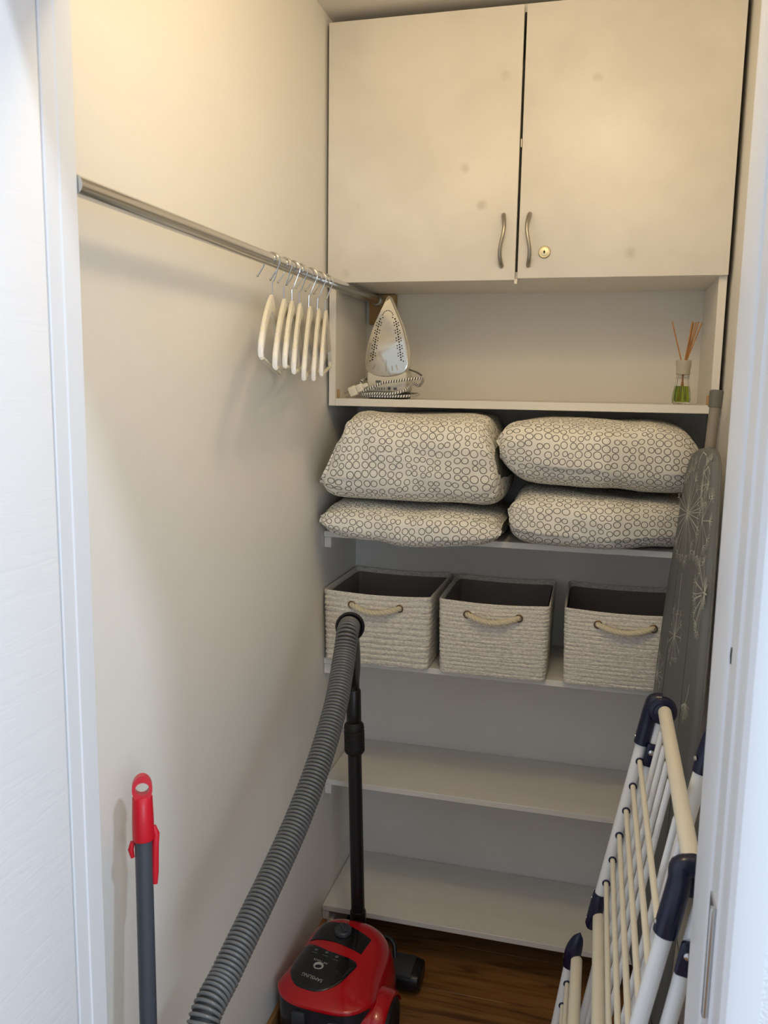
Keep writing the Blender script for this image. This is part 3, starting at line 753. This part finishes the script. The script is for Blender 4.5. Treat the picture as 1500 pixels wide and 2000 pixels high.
# ------------------------------------------------------------------ folded drying rack
rk = thing('drying_rack', (.74, -1.05, 0), 'white folded clothes drying rack with navy plastic corners leaning at the right', 'drying rack')
YF, YN = -.785, -1.36
fx = lambda z: .811+.185*(z-1.0)
sx = lambda z: .830+.165*(z-1.0)
def tubep(name, pts, r, m, n=14, par=rk, **k): return MB().tube(pts, r, n, **k).build(name, M[m], par)
def screw(p, ax, r=.0042):
    return MB().lathe([(r, 0), (r*.95, r*.4), (r*.5, r*.7), (0, r*.75)], p, ax, 12).build('screw', M['chrome'], rk)
TX, TZ = .8275, .990
for y, sg in ((YF, 1), (YN, -1)):
    nx = .004 if sg < 0 else 0
    tubep('upright', [(fx(.95)+nx, y, .95), (fx(.555)+nx, y, .555)], .0105, 'white_tube', 18)
    # elbow: sleeve on the upright curling up and over to the disc the top tube runs into
    P = spline([(fx(.915)+nx, y, .915), (fx(.955)+nx, y, .955), (fx(.985)+nx, y-sg*.002, .985), (TX-.014, y-sg*.004, 1.002), (TX-.001, y-sg*.006, 1.004)], 6)
    el = MB().tube(P, [.0148]*6+[.0146]*(len(P)-12)+[.0140]*6, 18).build('corner_elbow', M['navy'], rk)
    MB().lathe([(.018, -.010), (.0245, -.008), (.026, -.004), (.026, .006), (.0235, .009), (.017, .010), (.016, .014), (.0128, .015)], (TX, y-sg*.012, TZ-.002), (0, -sg, 0), 28).build('corner_disc', M['navy'], rk)
    screw((fx(.93)+nx-.0145, y, .928), (-1, 0, .1), .0036)
    # second layer leg hanging from the disc, with a flat navy hinge
    sn = 0 if sg > 0 else .014
    tubep('leg', [(sx(.975)+sn, y, .968), (sx(.02)+sn, y, .022)], .0098, 'white_tube', 18)
    MB().tube([(sx(.02)+.001+sn, y, .035), (sx(.0)+sn, y, .004)], [.0125, .0118], 16).build('foot_cap', M['navy'], rk)
    hz = .898 if sg > 0 else .893
    MB().box((-.0115, -.005, -.023), (.0115, .005, .023), .0045, 3, mtx=Matrix.Translation((sx(hz)-.001+sn, y-.0125 if sg > 0 else y+.0005-.013, hz)) @ Matrix.Rotation(math.radians(9), 4, 'Y')).build('hinge_plate', M['navy'], rk)
    screw((sx(hz)-.001+sn, y-.0178, hz+.008), (0, -1, 0), .0055)
    # lower joint of the upright: navy sleeve with two screws
    MB().tube([(fx(.598)+nx, y, .598), (fx(.59)+nx, y, .59), (fx(.556)+nx, y, .556), (fx(.53)+nx-.001, y-sg*.0, .530), (fx(.522)+nx-.002, y, .522)], [.0125, .0138, .0142, .013, .008], 18).build('lower_joint', M['navy'], rk)
    screw((fx(.59)+nx-.0138, y, .587), (-1, 0, 0), .003); screw((fx(.545)+nx-.0138, y, .542), (-1, 0, 0), .003)
tubep('top_tube', [(TX+.003, YF-.012, TZ), (TX+.001, YN+.012, TZ)], .0118, 'cream_tube', 20)
tubep('bottom_tube', [(fx(.55)+.008, YF-.010, .552), (fx(.55)+.010, YN+.010, .552)], .0115, 'cream_tube', 20)
for z in (.883, .832, .781, .729, .677, .627):
    rg = tubep('rung', [(fx(z)+.004, YF-.006, z), (fx(z)+.008, YN+.006, z)], .0048, 'cream_tube', 12)
    for y, s in ((YF, 1), (YN, -1)): MB().torus((fx(z)+.004+(.004 if s < 0 else 0), y-s*.0112, z), .0062, .0017, (0, 1, 0), 16, 6).build('rung_collar', M['navy'], rg)
for y in (-.850, -.915, -.98, -1.045, -1.165, -1.23, -1.295):
    tubep('inner_rung', [(sx(.968), y, .968), (sx(.10), y, .10)], .0050, 'white_tube', 10)
for z in (.085,): tubep('inner_cross_tube', [(sx(z), YF-.0105, z), (sx(z), YN+.0105, z)], .0085, 'white_tube', 14)
# rear frame with its own navy corner, showing past the near end of the top tube
tx = lambda z: .873+.185*(z-1.074)
tubep('rear_leg', [(tx(1.045), -1.100, 1.045), (tx(.03), -1.100, .03)], .0112, 'white_tube', 18)
MB().tube(spline([(tx(1.012), -1.100, 1.012), (tx(1.045), -1.100, 1.045), (tx(1.075)+.002, -1.104, 1.075), (tx(1.08)+.012, -1.118, 1.092)], 5), .0142, 16).build('corner_elbow', M['navy'], rk)
screw((tx(1.035)-.0142, -1.106, 1.035), (-1, -.4, 0), .0036)
tubep('rear_tube', [(tx(1.092)+.012, -1.115, 1.092), (tx(1.092)+.012, -1.385, 1.092)], .0112, 'white_tube', 16)
MB().tube([(tx(.032), -1.100, .034), (tx(0), -1.100, .004)], [.0125, .0118], 16).build('foot_cap', M['navy'], rk)
# lower wing folded in front, with a bullet-shaped navy corner
wx = lambda z: .6925+.140*(z-.496)
for y, sg in ((YF, 1), (YN, -1)):
    tubep('wing_upright', [(wx(.47), y, .47), (wx(.06), y, .06)], .0095, 'white_tube', 16)
    MB().tube(spline([(wx(.430)+.002, y, .430), (wx(.445)+.002, y, .445), (wx(.470)+.003, y-sg*.003, .470), (wx(.495)+.006, y-sg*.005, .495), (wx(.510)+.008, y-sg*.006, .511)], 4), [.0118, .0124, .0130, .0136, .0142, .0146, .0148, .0148, .0146, .014, .013, .0118, .0104, .0085, .006, .0035, .001], 18, flat=(1, 1.1)).build('wing_corner', M['navy'], rk)
    screw((wx(.45)-.0125, y, .448), (-1, 0, 0), .003)
tubep('wing_tube', [(wx(.452)+.012, YF-.012, .455), (wx(.452)+.012, YN+.012, .455)], .0112, 'cream_tube', 18)
for z in (.398, .348, .298, .248, .198, .148):
    rg = tubep('rung', [(wx(z)+.004, YF-.006, z), (wx(z)+.004, YN+.006, z)], .0048, 'cream_tube', 12)
    for y, s in ((YF, 1), (YN, -1)): MB().torus((wx(z)+.004, y-s*.0102, z), .0062, .0017, (0, 1, 0), 16, 6).build('rung_collar', M['navy'], rg)

# ------------------------------------------------------------------ vacuum cleaner
vc = thing('vacuum_cleaner', (.15, -.62, 0), 'red and black canister vacuum cleaner with grey ribbed hose on the floor', 'vacuum cleaner')
VX, VY, VA, VB = .1415, -.587, .1265, .158
VR = math.radians(-3)
def zlow(q):                        # lower rim of the red shell: climbs at the front over the dust bin
    t = min(1, max(0, (.03-q)/.15)); t = t*t*(3-2*t)
    return .070+.112*t
def vtop(p, q):                     # local plan (p,q) -> height
    s = (abs(p/VA)**3.2+abs(q/VB)**3.2)**(1/3.2)
    s = min(s, .99999)
    return zlow(q)+(.220+.026*(q/VB)-.012*(p/VA)**2-zlow(q))*(1-s**5)**(1/2.1)
def vw(p, q, z): c, s = math.cos(VR), math.sin(VR); return (VX+p*c-q*s, VY+p*s+q*c, z)
rings = []
NA = 72
def ringpts(s):
    r = []
    for i in range(NA):
        a = 2*PI*i/NA; ca, sa = math.cos(a), math.sin(a)
        r.append((s*VA*math.copysign(abs(ca)**(2/3.2), ca), s*VB*math.copysign(abs(sa)**(2/3.2), sa)))
    return r
for s in (.02, .2, .4, .55, .66, .75, .82, .88, .92, .95, .972, .986, .995, .999):
    rings.append([vw(p, q, vtop(p, q)) for p, q in ringpts(s)])
rings.append([vw(p, q, zlow(q)-.006) for p, q in ringpts(1.0)])
rings.append([vw(p, q, zlow(q)-.007) for p, q in ringpts(.97)])
MB().loft(rings).build('red_shell', M['red'], vc, sharp=60)
rear = [(p, q) for p, q in ringpts(.985) if q > -.045]
rear.sort(key=lambda v: math.atan2(v[1]+.045, v[0]))
MB().loft([[vw(p*k, q*k, z) for p, q in rear] for k, z in ((.94, .012), (.985, .02), (1, .05), (1, .064))]).build('chassis', M['black'], vc)
def patch(name, poly, m, off=.0022, thick=.002, par=vc, per=5):
    # curved panel lying on the shell: fan of rings from the outline to its centre
    pts = []
    n = len(poly)
    for i in range(n):
        a, b = Vector(poly[i]), Vector(poly[(i+1) % n])
        for k in range(per): pts.append(a.lerp(b, k/per))
    c = sum(pts, Vector((0, 0)))/len(pts); rr = []
    def at(v, o): return vw(v.x, v.y, vtop(v.x, v.y)+o)
    rr.append([at(v, off-thick-.001) for v in pts]); rr.append([at(v, off*.6) for v in pts]); rr.append([at(c+(v-c)*.985, off) for v in pts])
    for k in (.85, .7, .5, .3, .1): rr.append([at(c+(v-c)*k, off) for v in pts])
    return MB().loft(rr).build(name, M[m], par, sharp=50)
# U-shaped front display panel, trapezoid rear panel with the power knob
U = [(-.100, .009), (-.024, -.011), (.051, -.023), (.049, -.054), (.030, -.096), (-.004, -.122), (-.040, -.123), (-.069, -.113), (-.094, -.079), (-.102, -.035)]
T = [(-.074, .085), (-.007, .080), (.064, .055), (.055, .004), (.022, .011), (-.013, .018), (-.085, .022)]
disp = patch('display_panel', smooth_loop(U, 3), 'gloss_black', per=2)
kp = patch('knob_panel', T, 'gloss_black', per=6)
kq = (-.010, .054); kz = vtop(*kq)
MB().lathe([(.0215, 0), (.0215, .007), (.019, .0105), (0, .011)], vw(*kq, kz+.001), (0, -.08, 1), 28).build('power_knob', M['knob'], vc)
MB().box((-.004, -.017, .0118), (.004, .017, .0150), .0015, 2, mtx=Matrix.Translation(vw(*kq, kz+.001)) @ Matrix.Rotation(.6, 4, 'Z')).build('knob_bar', M['knob'], vc)
def text_on(name, s, cp, size, ang, m, lift=.0032):
    cu = bpy.data.curves.new(name, 'FONT'); cu.body = s; cu.size = size; cu.align_x = 'CENTER'; cu.align_y = 'CENTER'; cu.extrude = 0
    to = bpy.data.objects.new(name+'_curve', cu); COL.objects.link(to)
    bpy.context.view_layer.update()
    me = bpy.data.meshes.new_from_object(to.evaluated_get(bpy.context.evaluated_depsgraph_get()))
    bpy.data.objects.remove(to)
    c, sn = math.cos(ang), math.sin(ang)
    for v in me.vertices:
        p = cp[0]+v.co.x*c-v.co.y*sn; q = cp[1]+v.co.x*sn+v.co.y*c
        v.co = vw(p, q, vtop(p, q)+lift)
    me.name = name; me.materials.clear(); me.materials.append(M[m])
    o = bpy.data.objects.new(name, me); COL.objects.link(o); attach(o, vc); return o
TA = PI-math.radians(11)
text_on('maker_lettering', 'SAMSUNG', (-.033, -.092), .0125, TA, 'silver_text')
text_on('feature_lettering', 'AIR TRACK', (-.030, -.046), .0080, TA, 'silver_text')
ring = MB(); rp = []
for i in range(28):
    a = 2*PI*i/28; p, q = -.030+.0105*math.cos(a), -.060+.0075*math.sin(a); rp.append(vw(p, q, vtop(p, q)+.0030))
ring.tube(rp, [.0012+.0011*(1+math.sin(2*PI*i/28)) for i in range(28)], 6, closed=True).build('ring_emblem', M['silver_text'], vc)
for i, (p, q) in enumerate(((-.054, -.020), (-.025, -.024), (.003, -.030))):
    MB().lathe([(.0045, 0), (.0045, .0006)], vw(p, q+.006, vtop(p, q+.006)+.0023), (0, 0, 1), 10).build('indicator_icon', M['dim_print'], vc)
    a = vw(p-.007, q-.003, vtop(p, q-.003)+.0026); b = vw(p+.007, q-.004, vtop(p, q-.004)+.0026)
    MB().tube([a, b], .0007, 6).build('indicator_line', M['dim_print'], vc)
# smoked dust bin in front, its latch and a white sticker
bn = []
front = [(p, q) for p, q in ringpts(.965) if q < -.050]
front.sort(key=lambda v: math.atan2(v[1]+.05, v[0]))
for k, z in ((.93, .014), (.975, .022), (1, .06), (1, .160), (.985, .168)): bn.append([vw(p*k, q*k, z) for p, q in front])
binp = MB().loft(bn).build('dust_bin', M['smoke'], vc, sharp=50)
MB().tube([vw(-.004, -.100, .03), vw(-.004, -.100, .155)], .030, 20).build('cyclone_core', M['knob'], binp)
MB().box((-.016, -.006, -.020), (.016, .008, .018), .004, 2, mtx=Matrix.Translation(vw(-.040, -.156, .145))).build('bin_latch', M['knob'], vc)
st = MB().box((-.017, -.0008, -.020), (.017, .0, .016), mtx=Matrix.Translation(vw(.048, -.1500, .135)) @ Matrix.Rotation(math.radians(12), 4, 'Z')).build('sticker', M['label_white'], vc)
MB().tube([Vector(vw(.042, -.1522, .134)), Vector(vw(.048, -.1512, .129)), Vector(vw(.056, -.1496, .136))], .0008, 6).build('sticker_mark', M['dark'], st)
# fenders and wheels
for sg in (-1, 1):
    wc = Vector(vw(sg*(VA+.012 if sg > 0 else VA-.030), -.055, .078))
    if sg > 0:
        MB().lathe([(.0, -.006), (.072, -.006), (.077, -.002), (.078, .010), (.074, .016), (.056, .018), (.050, .014), (.020, .014), (0, .016)], wc, (sg, 0, 0), 40).build('wheel', M['black_matt'], vc)
    else:
        MB().lathe([(.0, -.012), (.070, -.012), (.075, -.008), (.075, .0), (.072, .004), (0, .005)], wc, (sg, 0, 0), 40).build('wheel', M['black_matt'], vc)
fd = []
for i in range(13):
    a = lerp(20, 155, i/12); R = .086
    y = -.055+R*math.cos(math.radians(a))*1.05; z = .078+R*math.sin(math.radians(a))*.98
    p0 = VA*.78; p1 = VA+.024
    fd.append([vw(p0, y, z-.004), vw(p0, y, z+.010), vw((p0+p1)/2, y, z+.009), vw(p1-.004, y, z+.004), vw(p1, y, z-.001), vw(p1, y, z-.005)])
MB().loft(fd, closed=True).build('wheel_fender', M['red'], vc, sharp=60)
MB().tube(spline([vw(.055, .140, .150), vw(.075, .146, .172), vw(.098, .138, .165), vw(.108, .120, .140)], 5), .006, 8).build('carry_clip', M['black'], vc)
# hose: collar, ribbed tube, floor loop back to the inlet
HP = [(.184, -.668, 1.058), (.190, -.706, 1.047), (.1955, -.748, 1.004), (.2085, -.838, .945), (.211, -.939, .877), (.205, -1.034, .812), (.1975, -1.127, .763), (.190, -1.218, .722), (.183, -1.299, .685), (.178, -1.367, .650),
      (.190, -1.410, .55), (.23, -1.40, .38), (.29, -1.30, .20), (.30, -1.17, .085), (.255, -1.04, .055), (.19, -.95, .07), (.15, -.875, .10), (.142, -.795, .15)]
hp = resample(spline(HP, 14), .0015)
MB().tube(hp[::3], .0208, 22).build('hose_core', M['black_matt'], vc)  # black core paints in the shade of the grooves between the ribs
rb = MB(); fr = []
nrm = Vector((1, 0, 0))
for i in range(len(hp)):
    T = (hp[min(i+1, len(hp)-1)]-hp[max(i-1, 0)]).normalized(); nrm = (nrm-T*nrm.dot(T)).normalized(); fr.append((T, nrm, T.cross(nrm)))
for i in range(3, len(hp)-3, 5):
    T, u, v = fr[i]
    rg = []
    for h, rr in ((-.0029, .0205), (-.0023, .0230), (-.0008, .0241), (.0008, .0241), (.0023, .0230), (.0029, .0205)):
        rg.append([hp[i]+T*h+(u*math.cos(2*PI*k/26)+v*math.sin(2*PI*k/26))*rr for k in range(26)])
    rb.loft(rg, caps=False)
rb.build('hose_ribs', M['hose'], vc, kind='stuff', sharp=50)
d0 = (Vector(HP[1])-Vector(HP[0])).normalized(); c0 = Vector(HP[0])
cax = Vector((.22, -.93, .20)).normalized()
MB().lathe([(.020, -.012), (.0285, -.007), (.0315, -.003), (.0322, .001), (.031, .005), (.0285, .007), (.0262, .006), (.0252, -.002), (.020, -.004), (0, -.004)], c0+cax*.004+Vector((.001, 0, -.003)), cax, 32).build('hose_collar', M['black'], vc)
# wand: handle, sleeve, ribbed grip, tube, foot socket
B = Vector((.1365, -.402, .150)); A = Vector((.1175, -.402, .745)); 
def wd(z): return B.lerp(A, (z-B.z)/(A.z-B.z))
hpath = spline([c0+Vector((-.003, .012, -.004)), c0+Vector((-.012, .050, -.026)), Vector((.154, -.535, .962)), Vector((.128, -.440, .880)), wd(.83), wd(.78)], 8)
MB().tube(hpath, [max(.0158, .021-.0006*i) for i in range(len(hpath))], 18).build('wand_handle', M['black'], vc)
MB().lathe([(.0190, 0), (.0190, .062), (.0180, .064), (.0165, .066)], wd(.745), A-B, 24).build('wand_sleeve', M['black'], vc)
MB().lathe([(.0160, 0), (.0190, .004), (.0190, .024)], wd(.722), A-B, 24).build('wand_neck', M['black'], vc)
pr_ = [(.019, 0), (.0245, .006)]
for k in range(7): pr_ += [(.0262, .010+.008*k), (.0262, .014+.008*k), (.0246, .015+.008*k), (.0246, .017+.008*k)]
pr_ += [(.0262, .070), (.0245, .080), (.0195, .086), (.016, .086)]
MB().lathe(pr_, wd(.638), A-B, 26).build('wand_grip', M['black_matt'], vc)
MB().tube([wd(.64), wd(.20)], .0178, 24).build('wand_tube', M['black'], vc)
MB().lathe([(.0185, 0), (.0212, .004), (.0212, .082), (.0200, .086), (.018, .087)], wd(.118), A-B, 24).build('wand_socket', M['black'], vc)
MB().tube([wd(.125), wd(.085), (.142, -.385, .045)], [.0195, .021, .020], 18).build('head_elbow', M['black'], vc)
hd = []
for x, k in ((.024, .80), (.028, .96), (.036, 1), (.290, 1), (.302, .95), (.307, .78)):
    hd.append([(x, -.378+.048*k*cy, .030+.027*k*cz) for cy, cz in [(math.copysign(abs(math.cos(2*PI*i/24))**.55, math.cos(2*PI*i/24)), math.copysign(abs(math.sin(2*PI*i/24))**.55, math.sin(2*PI*i/24))) for i in range(24)]])
MB().loft(hd).build('floor_head', M['black'], vc)
MB().box((.175, -.425, .048), (.285, -.340, .0592), .003, 2).build('head_cover', M['knob'], vc)

# ------------------------------------------------------------------ mop leaning at the left wall
mp = thing('floor_mop', (.117, -1.43, 0), 'floor mop with dark grey pole and red hanging grip, leaning on the left wall', 'mop')
MT = Vector((.0560, -1.3080, .995)); MBt = Vector((.113, -1.405, .030)); MD = (MT-MBt).normalized()
def mpz(d): return MT-MD*d
MB().tube([mpz(.097), mpz(.955)], .0128, 24).build('pole', M['mop_pole'], mp)
e1 = Vector((1, 0, 0)); e1 = (e1-MD*e1.dot(MD)).normalized()
view = Vector((.69-.056, -2.36+1.308, .35)); view = (view-MD*view.dot(MD)).normalized(); side = MD.cross(view).normalized()
# grip: hollow cap that flattens into a pierced hanging eye
gr = []
for d, a, b in ((.099, .0152, .0152), (.096, .0158, .0158), (.072, .0158, .0158), (.050, .0152, .0150), (.040, .0148, .0120), (.034, .0147, .0095)):
    gr.append([mpz(d)+side*a*math.cos(2*PI*i/32)+view*b*math.sin(2*PI*i/32) for i in range(32)])
MB().loft(gr).build('grip', M['mop_red'], mp, sharp=50)
eye = MB(); op, inn = [], []
for i in range(32):
    a = 2*PI*i/32
    cc = mpz(.0215)
    op.append((math.cos(a)*.0147, math.sin(a)*.0205)); inn.append((math.cos(a)*.0100, math.sin(a)*.0092+.001))
def ep(pq, h): return mpz(.0215)+side*pq[0]+MD*pq[1]+view*h
R4 = [[ep(q, h) for q in ring_] for ring_, h in ((op, -.008), (op, .008), (inn, .008), (inn, -.008), (op, -.008))]
eye.loft(R4, caps=False); eye.build('hanging_eye', M['mop_red'], mp, sharp=50)
MB().tube([mpz(.100)+side*-.0155, mpz(.112)+side*-.0185, mpz(.124)+side*-.0160], [.0035, .0045, .003], 10).build('left_clip', M['mop_red'], mp)
MB().tube([mpz(.080)+side*.0150, mpz(.092)+side*.0180, mpz(.112)+side*.0165, mpz(.150)+side*.0150, mpz(.168)+side*.0146], [.003, .0045, .0045, .0048, .0035], 12, flat=(1, 1.3)).build('lever', M['mop_red'], mp)
MB().box((.045, -1.414, .003), (.225, -1.385, .016), .004, 2).build('mop_head', M['mop_red'], mp)
MB().lathe([(.016, -.012), (.020, 0), (.016, .04), (.0135, .06)], mpz(.965), MD, 18).build('head_joint', M['mop_red'], mp)

bpy.context.view_layer.update()
